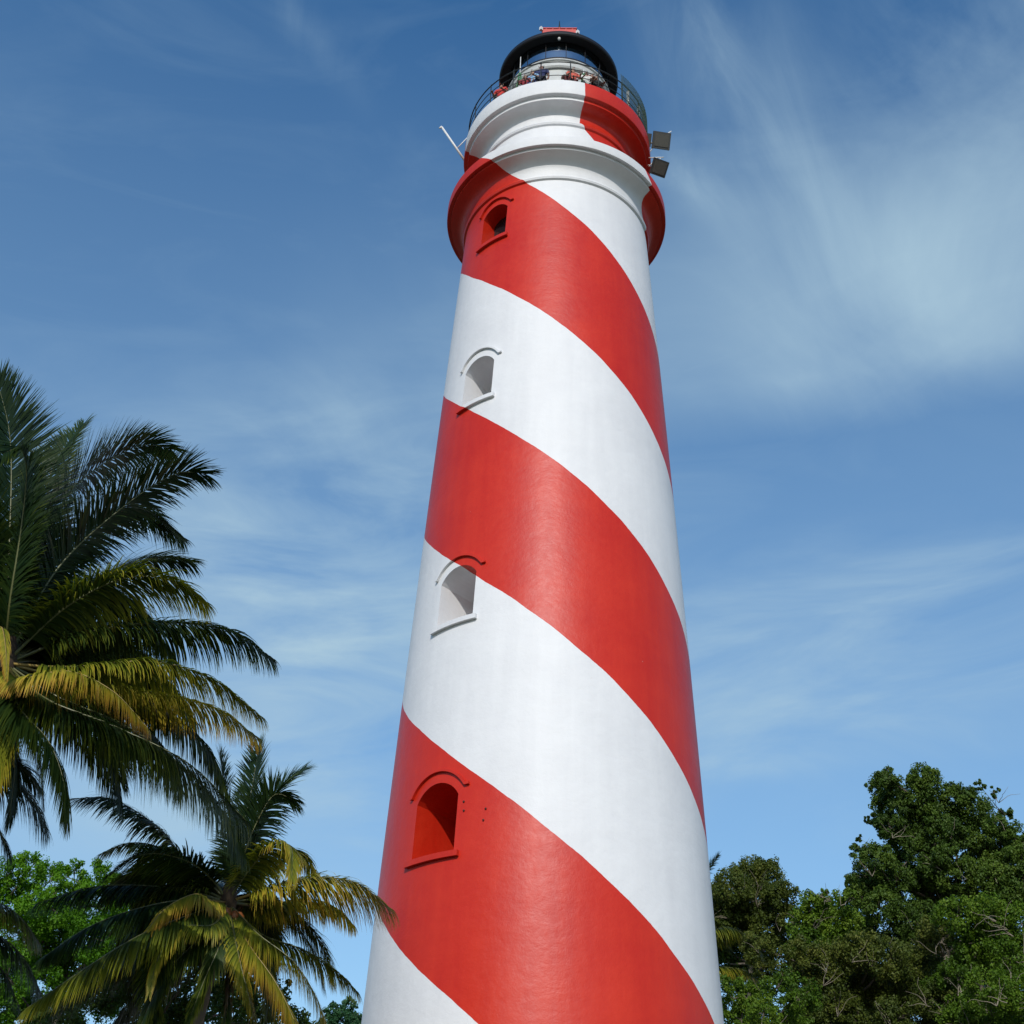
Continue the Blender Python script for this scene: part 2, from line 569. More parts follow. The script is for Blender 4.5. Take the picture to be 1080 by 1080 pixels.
# gallery railing
RAILR = 3.22
rl = MB()
for z, r_ in ((38.52, 0.022), (38.17, 0.014), (37.82, 0.014)):
    rl.tube([cyl(2 * pi * k / 96, RAILR, z) for k in range(97)], r_, n=6, cap=False)
rail = rl.build('railing', M_DARKM, LH)
for k in range(20):
    a = 2 * pi * (k + 0.4) / 20
    wh = False
    pb = MB(); pb.tube([cyl(a, RAILR, 37.5), cyl(a, RAILR, 38.0), cyl(a, RAILR, 38.58)], 0.045 if wh else 0.018, n=6)
    pb.build('post', M_WHITE if wh else M_DARKM, rail)
for wpx in (662.5, 673.5):
    best = min((abs(proj(cyl(radians(d / 4), RAILR - .06, 37.9))[0] - wpx), d / 4) for d in range(120, 340))
    a = radians(best[1])
    pb = MB(); pb.tube([cyl(a, RAILR - .06, 37.5), cyl(a, RAILR - .06, 38.0), cyl(a, RAILR - .06, 38.5)], 0.055, n=8)
    pb.build('post', M_WHITE, rail)
ne = MB()
A0, A1 = radians(42), radians(112)
for i in range(61):
    a = A0 + (A1 - A0) * i / 60
    ne.tube([cyl(a, RAILR + 0.03, 37.52), cyl(a, RAILR + 0.03, 38.95 - 0.10 * (i % 2))], 0.008, n=4)
for j in range(19):
    z = 37.6 + j * 0.072
    ne.tube([cyl(A0 + (A1 - A0) * i / 24, RAILR + 0.03, z) for i in range(25)], 0.008, n=4)
ne.build('wire_netting', M_GREENM, rail)

# bolts in the wall beside the lowest window
def wall_hit(px, py):
    r = ray(px, py)
    R = 4.0
    for _ in range(12):
        a = r.x * r.x + r.y * r.y
        b = EYE.x * r.x + EYE.y * r.y
        c = EYE.x ** 2 + EYE.y ** 2 - R * R
        t = (-b - sqrt(max(b * b - a * c, 0))) / a
        p = EYE + r * t
        R = Rad(p.z)
    return atan2(p.x, -p.y), p.z
for (px, py) in ((489.5, 845.5), (489.5, 855), (512.5, 853), (510, 865)):
    a, h = wall_hit(px, py)
    b_ = MB(); b_.tube([cyl(a, Rad(h) - 0.02, h), cyl(a, Rad(h) + 0.03, h)], 0.022, n=8)
    b_.build('wall_bolt', M_BOLT, LH)


def solve_phi(px, r, h):
    best = min((abs(proj(cyl(radians(d / 4), r, h))[0] - px), d / 4) for d in range(-400, 401))
    return radians(best[1])


# ------------------------------------------------------------------ fittings hung on the gallery
def frame_at(phi):
    n = Vector((sin(phi), -cos(phi), 0)); u = Vector((cos(phi), sin(phi), 0))
    return n, u


def floodlight(px, py, yaw, tilt, sc, arm_px, label, wx=1.0):
    c0 = at(px, py, 31.0)
    n0 = Vector((c0.x, c0.y, 0)).normalized()
    base = n0 * 3.30 + Vector((0, 0, 37.35))
    e = empty('floodlight', base)
    tag(e, label, 'floodlight', 'floodlights bracketed off the gallery')
    c = c0 - base
    Mx = Matrix.Rotation(yaw, 3, 'Z') @ Matrix.Rotation(tilt, 3, 'X')   # local -Y is the glass side
    hb = MB()
    s = sc
    f = [Mx @ Vector(v) for v in ((-.32 * s, -.11, -.30 * s), (.32 * s, -.11, -.30 * s), (.32 * s, -.11, .30 * s), (-.32 * s, -.11, .30 * s),
                                  (-.32 * s, -.03, -.30 * s), (.32 * s, -.03, -.30 * s), (.32 * s, -.03, .30 * s), (-.32 * s, -.03, .30 * s),
                                  (-.2 * s, .16, -.15 * s), (.2 * s, .16, -.15 * s), (.2 * s, .16, .15 * s), (-.2 * s, .16, .15 * s))]
    if wx > 0: hb.box(c + Mx @ Vector((-(.32 + .17 * wx) * s, .06, 0)), (.30 * s * wx, .05, .46 * s), Mx)
    hb.add([c + p for p in f], [(3, 2, 1, 0), (0, 1, 5, 4), (1, 2, 6, 5), (2, 3, 7, 6), (3, 0, 4, 7), (4, 5, 9, 8), (5, 6, 10, 9), (6, 7, 11, 10), (7, 4, 8, 11), (8, 9, 10, 11)])
    for k in range(5):
        hb.box(c + Mx @ Vector((0, 0.17, (-.12 + k * .06) * s)), (.36 * s, .06, .012), Mx)
    hb.build('housing', M_LAMPH, e)
    g_ = MB(); g_.box(c + Mx @ Vector((0, -.115, 0)), (.50 * s, .016, .46 * s), Mx); g_.build('glass', M_LAMPG, e)
    bk = MB()
    top = at(arm_px[0], arm_px[1], 31.0) - base
    bk.tube([c + Mx @ Vector((-.34 * s, .04, 0)), c + Mx @ Vector((-.34 * s, .26, 0)), c + Mx @ Vector((.34 * s, .26, 0)), c + Mx @ Vector((.34 * s, .04, 0))], 0.014, n=6)
    root = n0 * -0.03 + Vector((0, 0, top.z * .9 if top.z < 0.1 else 0.02))
    bk.tube([root, top], 0.022, n=6)
    bk.tube([root + Vector((0, 0, -.45)), root.lerp(top, .55)], 0.016, n=6)
    bk.tube([root.lerp(top, .8), c + Mx @ Vector((0, .26, 0))], 0.016, n=6)
    bk.build('bracket', M_WHITE, e)
    return e


floodlight(697, 149, radians(10), radians(32), 1.0, (708, 138.5), 'upper of the two square floodlights on white brackets at the gallery edge')
floodlight(694.5, 177, radians(24), radians(44), 0.92, (700, 166), 'lower, more tilted of the two square floodlights at the gallery edge', 0)

# white pole leaning out on the left
e = empty('flag_pole', cyl(radians(-93), 2.72, 35.5))
tag(e, 'thin white pole leaning out to the left of the gallery with a short strut', 'pole')
pA = Vector((0, 0, 0)); 
tipw = None
def at_r(px, py, dist):
    return at(px, py, dist)
base_w = cyl(radians(-93), 2.72, 35.5)
foot = at(492, 172, 31.5); tipp = at(466, 134, 31.3); s0 = at(482.5, 156, 31.42); s1 = at(496, 142, 31.45)
pm = MB(); pm.tube([foot - base_w, tipp - base_w], [0.045, 0.038], n=8); pm.build('pole', M_WHITE, e)
st = MB(); st.tube([s0 - base_w, s1 - base_w], 0.018, n=6); st.build('strut', M_WHITE, e)
cpb = MB(); d_ = (tipp - foot).normalized(); cpb.tube([tipp - base_w, tipp - base_w + RT * -0.09 + Vector((0, 0, -0.06))], [0.05, 0.03], n=6); cpb.build('pulley', M_WHITE, e)


# masts on the gallery
def mast(px, r, z1, z2, z3, label, w=0.16):
    ph = solve_phi(px, r, 38.3)
    b = cyl(ph, r - .06, 37.125)
    e = empty('antenna_mast', b)
    tag(e, label, 'antenna mast')
    k = MB(); k.lathe([(0.16, 0.0), (0.16, 0.30), (0.13, z1), (0.05, z1 + .02)], n=16); k.build('base', M_WHITE, e)
    c = MB()
    for q in range(4):
        a = pi / 4 + q * pi / 2
        c.tube([(w * cos(a), w * sin(a), z1), (0.03 * cos(a), 0.03 * sin(a), z2)], 0.022, n=5)
    for j in range(5):
        z = z1 + (z2 - z1) * (j + 0.5) / 5.2
        rr = w + (0.03 - w) * (z - z1) / (z2 - z1)
        for q in range(4):
            a = pi / 4 + q * pi / 2; a2 = a + pi / 2
            c.tube([(rr * cos(a), rr * sin(a), z), (rr * cos(a2) * .9, rr * sin(a2) * .9, z + .12)], 0.014, n=4)
    c.build('lattice', M_GREENP, e)
    p = MB(); p.tube([(0, 0, z2 - 0.1), (0, 0, z3)], [0.022, 0.012], n=6); p.build('rod', M_WHITE, e)


mast(547, 2.86, 0.75, 1.75, 2.65, 'green lattice mast with a tall pale rod, left of the blue shirts on the gallery')
mast(616.5, 2.95, 0.6, 1.35, 1.60, 'short green lattice mast on the gallery beside the orange shirt')


# ------------------------------------------------------------------ people on the gallery
M_SKIN = [simple('skin_brown', (0.22, 0.11, 0.065), 0.5), simple('skin_tan', (0.32, 0.18, 0.11), 0.5)]
M_HAIR = simple('black_hair', (0.01, 0.009, 0.008), 0.45)
M_HAIRW = simple('white_cap_cloth', (0.65, 0.64, 0.6), 0.8)
M_EYE = simple('eye', (0.01, 0.01, 0.01), 0.2)


def skin_mesh(verts, edges, radii, level=1):
    me = bpy.data.meshes.new('tmp')
    me.from_pydata(verts, edges, [])
    o = bpy.data.objects.new('tmp', me)
    COL.objects.link(o)
    md = o.modifiers.new('s', 'SKIN')
    md.use_smooth_shade = True
    for i, r in enumerate(radii):
        sv = me.skin_vertices[0].data[i]
        sv.radius = r if isinstance(r, tuple) else (r, r)
        sv.use_root = (i == 0)
    sd = o.modifiers.new('d', 'SUBSURF'); sd.levels = level; sd.render_levels = level
    dg = bpy.context.evaluated_depsgraph_get()
    res = bpy.data.meshes.new_from_object(o.evaluated_get(dg))
    bpy.data.objects.remove(o)
    return res


def person(px, r, face, label, shirt, trouser, hair=None, pose='rail', height=1.65, skin=0, hat=False):
    """a visitor standing on the gallery deck; local -Y is forward"""
    ph = solve_phi(px, r, 38.6)
    e = empty('person', cyl(ph, r - .04, 37.125))
    e.rotation_euler = (0, 0, ph + radians(face))
    s = height / 1.65
    e.scale = (s, s, s)
    tag(e, label, 'person', 'visitors standing on the gallery')
    V = [(0, 0, .93), (0, .01, 1.10), (0, .01, 1.30), (0, 0, 1.40), (0, -.015, 1.47), (0, -.03, 1.57)]
    E = [(0, 1), (1, 2), (2, 3), (3, 4), (4, 5)]
    R = [(.145, .10), (.125, .09), (.155, .10), (.06, .06), (.055, .055), (.085, .095)]
    for sx in (-1, 1):
        b = len(V)
        V += [(sx * .09, 0, .86), (sx * .105, -.01, .47), (sx * .11, .03, .09), (sx * .125, -.11, .035)]
        E += [(0, b), (b, b + 1), (b + 1, b + 2), (b + 2, b + 3)]
        R += [.085, .058, .040, (.04, .03)]
        b = len(V)
        if pose == 'rail':
            arm = [(sx * .185, 0, 1.34), (sx * .25, -.06, 1.08), (sx * .20, -.26, 1.00), (sx * .19, -.31, .99)]
        elif pose == 'point' and sx > 0:
            arm = [(sx * .185, 0, 1.34), (sx * .28, -.20, 1.34), (sx * .32, -.43, 1.42), (sx * .325, -.48, 1.43)]
        elif pose == 'photo':
            arm = [(sx * .185, 0, 1.34), (sx * .24, -.14, 1.16), (sx * .10, -.29, 1.44), (sx * .08, -.31, 1.47)]
        else:
            arm = [(sx * .185, 0, 1.34), (sx * .24, .02, 1.08), (sx * .25, -.08, .86), (sx * .25, -.10, .82)]
        V += arm
        E += [(2, b), (b, b + 1), (b + 1, b + 2), (b + 2, b + 3)]
        R += [.055, .040, .028, (.034, .018)]
        w_, h_ = Vector(arm[2]), Vector(arm[3])
        d = (h_ - w_).normalized()
        side = Vector((1, 0, 0)); side = (side - d * side.dot(d)).normalized()
        cur = d.cross(side)
        if cur.z > 0: cur = -cur
        for k, (off, ln_) in enumerate(((-.027, .062), (-.009, .075), (.010, .070), (.028, .055))):
            b2 = len(V)
            V += [tuple(h_ + side * off + d * .025), tuple(h_ + side * off + d * (.025 + ln_ * .6)), tuple(h_ + side * off + d * (.025 + ln_ * .85) + cur * ln_ * .4)]
            E += [(b + 3, b2), (b2, b2 + 1), (b2 + 1, b2 + 2)]
            R += [.010, .009, .007]
        b2 = len(V)
        V += [tuple(h_ - side * sx * .035), tuple(h_ - side * sx * .055 + d * .03)]
        E += [(b + 3, b2), (b2, b2 + 1)]
        R += [.012, .009]
    body = link_mesh('body', skin_mesh(V, E, R), M_SKIN[skin], e)
    # nose and ears belong to the body mesh
    bm = bmesh.new(); bm.from_mesh(body.data)
    for c_, s_ in (((0, -.128, 1.555), (.014, .018, .022)), ((-.088, -.03, 1.56), (.012, .02, .03)), ((.088, -.03, 1.56), (.012, .02, .03))):
        bmesh.ops.create_icosphere(bm, subdivisions=1, radius=1, matrix=Matrix.Translation(c_) @ Matrix.Diagonal((*s_, 1)))
    bm.to_mesh(body.data); bm.free()
    for sx in (-1, 1):
        k = MB(); k.lathe([(.001, 1.572), (.010, 1.578), (.011, 1.584), (.001, 1.592)], n=8, center=(sx * .033, -.113)); k.build('eye', M_EYE, e)
    k = MB(); k.box((0, -.120, 1.520), (.045, .008, .010)); k.build('mouth', M_REDP, e)
    # clothes: slightly larger skins over the body
    ms_, mt_ = simple('shirt', shirt, .85, noise=.25, scale=9), simple('trousers', trouser, .85, noise=.2, scale=9)
    sv = [(0, 0, .86), (0, .01, 1.10), (0, .01, 1.30), (0, .0, 1.385)]
    se = [(0, 1), (1, 2), (2, 3)]
    sr = [(.165, .118), (.142, .105), (.172, .114), (.075, .075)]
    for sx in (-1, 1):
        idx = 10 if sx < 0 else None
        b = len(sv)
        if pose == 'rail': a1 = (sx * .235, -.045, 1.15)
        elif pose == 'point' and sx > 0: a1 = (sx * .25, -.14, 1.34)
        elif pose == 'photo': a1 = (sx * .225, -.10, 1.22)
        else: a1 = (sx * .225, .015, 1.16)
        sv += [(sx * .185, 0, 1.34), a1]
        se += [(2, b), (b, b + 1)]
        sr += [.072, .062]
    link_mesh('shirt', skin_mesh(sv, se, sr), ms_, e)
    tv = [(0, 0, .94)]; te = []; tr_ = [(.155, .115)]
    for sx in (-1, 1):
        b = len(tv)
        tv += [(sx * .09, 0, .86), (sx * .105, -.01, .47), (sx * .11, .03, .10)]
        te += [(0, b), (b, b + 1), (b + 1, b + 2)]
        tr_ += [.102, .078, .066]
    link_mesh('trousers', skin_mesh(tv, te, tr_), mt_, e)
    hv = [(0, -.01, 1.60), (0, .04, 1.57)] + ([(0, .055, 1.45), (0, .06, 1.33)] if hair == 'long' else [(0, .05, 1.53)])
    he = [(i, i + 1) for i in range(len(hv) - 1)]
    hr = [(.096, .085), (.094, .07)] + ([(.085, .045), (.06, .03)] if hair == 'long' else [(.07, .05)])
    link_mesh('cap' if hat else 'hair', skin_mesh(hv, he, hr), M_HAIRW if hat else M_HAIR, e)
    return e


person(528, 2.92, 20, 'person in a red shirt at the far left of the gallery rail', (.55, .04, .03), (.08, .03, .03), 'short', 'rail')
person(521.5, 2.80, -30, 'person in a dark green shirt at the left end of the gallery', (.03, .08, .06), (.03, .03, .04), 'short', 'stand', 1.6)
person(532.5, 2.60, 10, 'person in a yellow-orange top just behind the red shirt on the gallery', (.6, .28, .03), (.05, .04, .04), 'long', 'stand', 1.5, 1)
person(554, 2.90, 5, 'short person in a maroon top next to the green mast', (.25, .02, .03), (.2, .2, .28), 'long', 'rail', 1.45)
person(562, 2.88, -10, 'person in a light blue shirt leaning on the gallery rail', (.25, .42, .60), (.08, .1, .25), 'short', 'rail', 1.58, 1)
person(571, 2.90, 0, 'tall person in a dark navy shirt standing on the gallery', (.02, .03, .10), (.02, .02, .03), 'short', 'stand', 1.75)
person(599, 2.86, 0, 'short person in a maroon-black top where the white paint meets the red', (.10, .02, .02), (.03, .02, .02), 'long', 'rail', 1.42)
person(604.5, 2.92, 10, 'person in a salmon red shirt at the rail right of the gallery centre', (.60, .12, .08), (.15, .05, .05), 'short', 'rail', 1.55, 1)
person(619, 2.98, -5, 'short person in a white shirt beside the small green mast', (.62, .62, .58), (.35, .35, .33), 'short', 'rail', 1.42)
person(624.5, 2.80, 15, 'person in an orange shirt and white cap on the right part of the gallery', (.62, .13, .04), (.03, .03, .03), 'short', 'rail', 1.68, 0, True)
person(629.5, 2.96, 0, 'person in black clothes at the right of the orange shirt', (.012, .012, .012), (.012, .012, .012), 'short', 'rail', 1.45)


# ------------------------------------------------------------------ vegetation
def np_mesh(name, verts, quads, tint, mats, parent, smooth=False, tris=None, matidx=None):
    me = bpy.data.meshes.new(name)
    nv, nq = len(verts), len(quads)
    k = quads.shape[1]
    me.vertices.add(nv)
    me.vertices.foreach_set('co', verts.astype(np.float32).ravel())
    me.loops.add(nq * k)
    me.loops.foreach_set('vertex_index', quads.astype(np.int32).ravel())
    me.polygons.add(nq)
    me.polygons.foreach_set('loop_start', np.arange(0, nq * k, k, dtype=np.int32))
    if matidx is not None: me.polygons.foreach_set('material_index', matidx.astype(np.int32))
    me.update(calc_edges=True)
    at_ = me.attributes.new('tint', 'FLOAT', 'POINT')
    at_.data.foreach_set('value', tint.astype(np.float32))
    me.validate()
    return link_mesh(name, me, mats, parent)


def catmull(P, n):
    P = np.array(P, float)
    Q = np.vstack([2 * P[0] - P[1], P, 2 * P[-1] - P[-2]])
    segs = len(P) - 1
    t = np.linspace(0, segs, n)
    i = np.minimum(t.astype(int), segs - 1)
    u = (t - i)[:, None]
    p0, p1, p2, p3 = Q[i], Q[i + 1], Q[i + 2], Q[i + 3]
    pts = 0.5 * ((2 * p1) + (-p0 + p2) * u + (2 * p0 - 5 * p1 + 4 * p2 - p3) * u ** 2 + (-p0 + 3 * p1 - 3 * p2 + p3) * u ** 3)
    # resample evenly
    d = np.r_[0, np.cumsum(np.linalg.norm(np.diff(pts, axis=0), axis=1))]
    s = np.linspace(0, d[-1], n)
    return np.stack([np.interp(s, d, pts[:, k]) for k in range(3)], 1), d[-1]


def frond(ctrl, origin, parent, age, llen=0.85, width=0.034, droop=0.6, roll=0.0, dens=66, bare=0.14, name='frond', yel=False):
    """one coconut leaf: midrib along ctrl (world points) and two ranks of leaflets hanging from it"""
    pts, Ln = catmull([tuple(p) for p in ctrl], 120)
    pts = pts - np.array(origin)
    T = np.gradient(pts, axis=0)
    T /= np.linalg.norm(T, axis=1)[:, None]
    up = np.array([0, 0, 1.0])
    side = np.cross(T, up)
    # keep a stable side vector even where the leaf is steep
    base_dir = pts[-1] - pts[0]
    hs_ = np.cross(base_dir, up); hs_ /= (np.linalg.norm(hs_) + 1e-9)
    side = side + 0.25 * hs_
    side /= np.linalg.norm(side, axis=1)[:, None]
    nrm_ = np.cross(side, T)
    tw = roll + 0.35 * np.linspace(0, 1, len(pts)) * np.sign(roll or 1) * 0.5
    s2 = side * np.cos(tw)[:, None] + nrm_ * np.sin(tw)[:, None]
    n2 = np.cross(s2, T)
    nl = int(Ln * dens)
    ts = np.linspace(bare, 1.0, nl)
    verts, faces, tint, mi = [], [], [], []
    # midrib
    K = 26
    for j in range(K):
        q = int(j * (len(pts) - 1) / (K - 1)); f = j / (K - 1)
        rw = 0.034 * (1 - f) ** 1.1 + 0.005
        for a in (0.6, 2.5, 4.71):
            verts.append(pts[q] + s2[q] * cos(a) * rw + n2[q] * sin(a) * rw * .7)
            tint.append(0.5)
    for j in range(K - 1):
        for k in range(3):
            faces.append((j * 3 + k, j * 3 + (k + 1) % 3, j * 3 + 3 + (k + 1) % 3, j * 3 + 3 + k)); mi.append(1)
    V = [np.array(verts)]; Fq = [np.array(faces)]; Tn = [np.array(tint)]; Mi = [np.array(mi)]
    cnt = len(verts)
    for sgn in (-1, 1):
        t = ts + rng.normal(0, 0.004, nl)
        t = np.clip(t, bare, 1)
        fi = t * (len(pts) - 1)
        i0 = np.clip(fi.astype(int), 0, len(pts) - 2); fr = (fi - i0)[:, None]
        P = pts[i0] * (1 - fr) + pts[i0 + 1] * fr
        Td, Sd, Nd = T[i0], s2[i0] * sgn, n2[i0]
        u = (t - bare) / (1 - bare)
        L = llen * (0.55 + 0.45 * np.sin(np.clip(u * 1.5 + .15, 0, pi / 2 + 1) * 1.3)) * (1 - 0.62 * u ** 3) * rng.uniform(.85, 1.1, nl)
        ang = np.radians(28 + 36 * u + rng.normal(0, 4, nl))            # lean towards the tip
        rise = 0.18 + rng.normal(0, .09, nl)
        d = Sd * np.cos(ang)[:, None] + Td * np.sin(ang)[:, None] + Nd * rise[:, None]
        d /= np.linalg.norm(d, axis=1)[:, None]
        W = width * (1 - .3 * u) * rng.uniform(.8, 1.15, nl)
        wv = np.cross(d, Nd); wv /= (np.linalg.norm(wv, axis=1)[:, None] + 1e-9)
        segs = 4
        dr = droop * rng.uniform(.7, 1.35, nl)
        cur = P.copy(); dd = d.copy()
        ring = []
        prof = [0.55, 1.0, .85, .5, 0.06]
        for s_ in range(segs + 1):
            w_ = (W * prof[s_] / 2)[:, None]
            ring.append(np.stack([cur - wv * w_, cur + wv * w_], 1))
            if s_ < segs:
                dd = dd + np.array([0, 0, -1.0]) * (dr * 0.42)[:, None]
                dd /= np.linalg.norm(dd, axis=1)[:, None]
                cur = cur + dd * (L / segs)[:, None]
                # the blade turns edge-down as it hangs
                wv = np.cross(dd, Nd); wv /= (np.linalg.norm(wv, axis=1)[:, None] + 1e-9)
        ring = np.stack(ring, 1)          # nl, segs+1, 2, 3
        vv = ring.reshape(-1, 3)
        idx = np.arange(nl)[:, None] * (2 * (segs + 1)) + cnt
        fcs = np.concatenate([idx + np.array([[2 * s_, 2 * s_ + 1, 2 * s_ + 3, 2 * s_ + 2]]) for s_ in range(segs)], 0)
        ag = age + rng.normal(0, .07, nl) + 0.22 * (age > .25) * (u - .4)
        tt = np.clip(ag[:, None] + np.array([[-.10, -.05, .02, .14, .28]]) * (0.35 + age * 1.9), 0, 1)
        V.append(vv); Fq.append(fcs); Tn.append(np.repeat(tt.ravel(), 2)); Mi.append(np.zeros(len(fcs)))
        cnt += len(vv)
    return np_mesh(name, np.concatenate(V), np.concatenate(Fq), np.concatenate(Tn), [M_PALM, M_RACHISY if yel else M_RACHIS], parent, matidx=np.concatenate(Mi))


def palm(crown, base, label, group, fronds, nrand, rand_fn, trunk_r=0.16, nuts=0, flen=4.2, seed=1, llen=0.85, droop=.6, agef=1.0):
    crown = Vector(crown); base = Vector(base)
    e = empty('palm_tree', base)
    tag(e, label, 'palm tree', group)
    tb = MB()
    pts, rad = [], []
    for i in range(40):
        t = i / 39
        p = base.lerp(crown, t)
        p.x += (crown.x - base.x) * .0 + 0.25 * sin(t * pi) * (1 if seed % 2 else -1)
        pts.append(p - base)
        rad.append(trunk_r * (1.25 - .45 * t) * (1.04 if i % 2 else .97) + (0.10 * (1 - t) ** 12))
    tb.tube(pts, rad, n=14)
    tb.build('trunk', M_PTRUNK, e)
    hb = MB()
    hb.lathe([(.10, -.5), (.14, -.3), (.16, 0), (.12, .25), (.03, .5)], n=14, center=(0, 0))
    o = hb.build('crown_fibre', M_FIBRE, e); o.location = crown - base
    for c in fronds:
        P = [crown] + [at(px, py, d) for (px, py, d) in c['p']]
        frond(P, base, e, min(.75, c.get('age', .2) * agef), c.get('ll', llen) * 1.36, c.get('w', .035), c.get('dr', droop), c.get('roll', 0.0), yel=c.get('age', .2) > .4)
    rr = random.Random(seed)
    for k in range(nrand):
        az, el, ln, age = rand_fn(rr, k)
        d = Vector((sin(az), cos(az), 0))
        P = [crown]
        cur = crown.copy(); a = el
        n_ = 6
        for j in range(n_):
            cur = cur + (d * cos(a) + Vector((0, 0, sin(a)))) * (ln / n_)
            P.append(cur.copy())
            a -= radians(rr.uniform(13, 24)) * (0.7 + .1 * j)
        frond(P, base, e, age, llen * 1.3, .030, droop * rr.uniform(.8, 1.3), rr.uniform(-.5, .5), yel=age > .4)
    for k in range(nuts):
        a = rr.uniform(0, 2 * pi)
        c_ = crown - base + Vector((cos(a) * .27, sin(a) * .27 - .05, -.12 - .30 * rr.random()))
        nb = MB(); nb.lathe([(.001, -.11), (.06, -.08), (.085, 0), (.06, .08), (.001, .11)], n=10)
        q = nb.build('coconut', M_NUT, e); q.location = c_; q.rotation_euler = (rr.uniform(-.5, .5), rr.uniform(-.5, .5), 0)
    return e


D1 = 19.0
near = [
    dict(p=[(59, 602, 18.9), (127, 537, 18.7), (184, 500, 18.6), (216, 500, 18.6)], age=.02, dr=.35, roll=.25, ll=.8),
    dict(p=[(45, 580, 19.3), (74, 519, 19.5), (118, 484, 19.7), (154, 469, 19.8), (180, 474, 19.9)], age=.05, dr=.5, roll=.5, ll=.85),
    dict(p=[(30, 600, 19.8), (50, 510, 20.3), (68, 472, 20.6), (88, 448, 20.8)], age=.15, dr=.2, roll=.1, ll=.7),
    dict(p=[(9, 600, 18.8), (12, 500, 18.8), (9, 450, 18.8), (-2, 405, 18.8)], age=.03, dr=.15, roll=1.3, ll=1.0),
    dict(p=[(-8, 600, 19.6), (-16, 500, 19.8), (-26, 410, 20)], age=.05, dr=.2, roll=-.4, ll=.85),
    dict(p=[(10, 640, 18.2), (22, 560, 17.8), (28, 500, 17.5), (22, 473, 17.2), (4, 478, 17.0)], age=.1, dr=.3, roll=.8, ll=.6),
    dict(p=[(65, 644, 18.5), (118, 614, 18.2), (157, 608, 18.0), (190, 617, 17.9), (216, 636, 17.9)], age=.33, dr=.75, roll=.1, ll=.72),
    dict(p=[(50, 640, 19.5), (110, 605, 20.0), (160, 590, 20.3), (200, 592, 20.4)], age=.10, dr=.6, ll=.8),
    dict(p=[(90, 668, 19.0), (170, 657, 19.1), (240, 665, 19.1), (286, 694, 19.1)], age=.16, dr=1.0, ll=.75),
    dict(p=[(72, 704, 18.4), (159, 698, 18.2), (223, 716, 18.0), (276, 756, 17.9)], age=.42, dr=1.1, ll=.62),
    dict(p=[(22, 716, 17.9), (72, 708, 17.2), (119, 729, 16.8), (156, 768, 16.5)], age=.62, dr=1.3, ll=.5),
    dict(p=[(70, 715, 19.2), (150, 728, 19.2), (223, 745, 19.2), (272, 778, 19.2)], age=.55, dr=1.2, ll=.6),
    dict(p=[(50, 738, 18.0), (120, 766, 17.8), (200, 806, 17.6), (260, 866, 17.5)], age=.22, dr=1.5, ll=.85),
    dict(p=[(60, 735, 18.6), (140, 770, 18.6), (215, 830, 18.6), (257, 900, 18.7)], age=.10, dr=1.4, ll=.75),
    dict(p=[(80, 720, 19.6), (160, 742, 19.8), (215, 785, 20), (240, 838, 20.2)], age=.15, dr=1.4, ll=.6),
    dict(p=[(50, 720, 19.2), (110, 735, 19.4), (160, 775, 19.5), (190, 830, 19.6)], age=.08, dr=1.4, ll=.8),
    dict(p=[(20, 745, 18.0), (50, 780, 17.6), (66, 820, 17.4), (70, 862, 17.3)], age=.12, dr=1.2, ll=.7),
    dict(p=[(30, 755, 18.6), (42, 800, 18.5), (46, 850, 18.5)], age=.06, dr=1.2, ll=.6),
    dict(p=[(12, 760, 19.2), (16, 810, 19.2), (10, 862, 19.2)], age=.04, dr=1.2, ll=.6),
    dict(p=[(50, 745, 19.4), (92, 775, 19.5), (118, 812, 19.6), (128, 850, 19.6)], age=.05, dr=1.3, ll=.65),
    dict(p=[(2, 740, 18.2), (-10, 800, 18), (-20, 850, 17.9)], age=.4, dr=1.2, ll=.7),
    dict(p=[(-4, 670, 18.2), (2, 662, 17.6), (6, 685, 17.2), (7, 712, 17)], age=.6, dr=1.2, ll=.25),
    dict(p=[(40, 650, 20), (90, 620, 20.8), (140, 640, 21.3), (180, 690, 21.6)], age=.08, dr=1.0, ll=.8),
    dict(p=[(60, 690, 20), (120, 690, 21), (170, 715, 21.5), (205, 760, 21.8)], age=.12, dr=1.2, ll=.8),
    dict(p=[(40, 640, 19.4), (75, 580, 19.8), (105, 545, 20.2), (150, 540, 20.5), (190, 566, 20.6)], age=.05, dr=.7, ll=.8),
]
cr1 = at(6, 700, D1)


def rf1(rr, k):
    az = radians(rr.choice([rr.uniform(-150, -20), rr.uniform(-20, 35)]))
    return az, radians(rr.uniform(28, 78)), rr.uniform(3.6, 4.3), rr.choice([.02, .03, .06, .1, .15])


palm(cr1, (cr1.x - 0.9, cr1.y + .3, 0), 'big dark coconut palm whose crown fills the left edge of the picture', 'coconut palms', near, 26, rf1, seed=3)

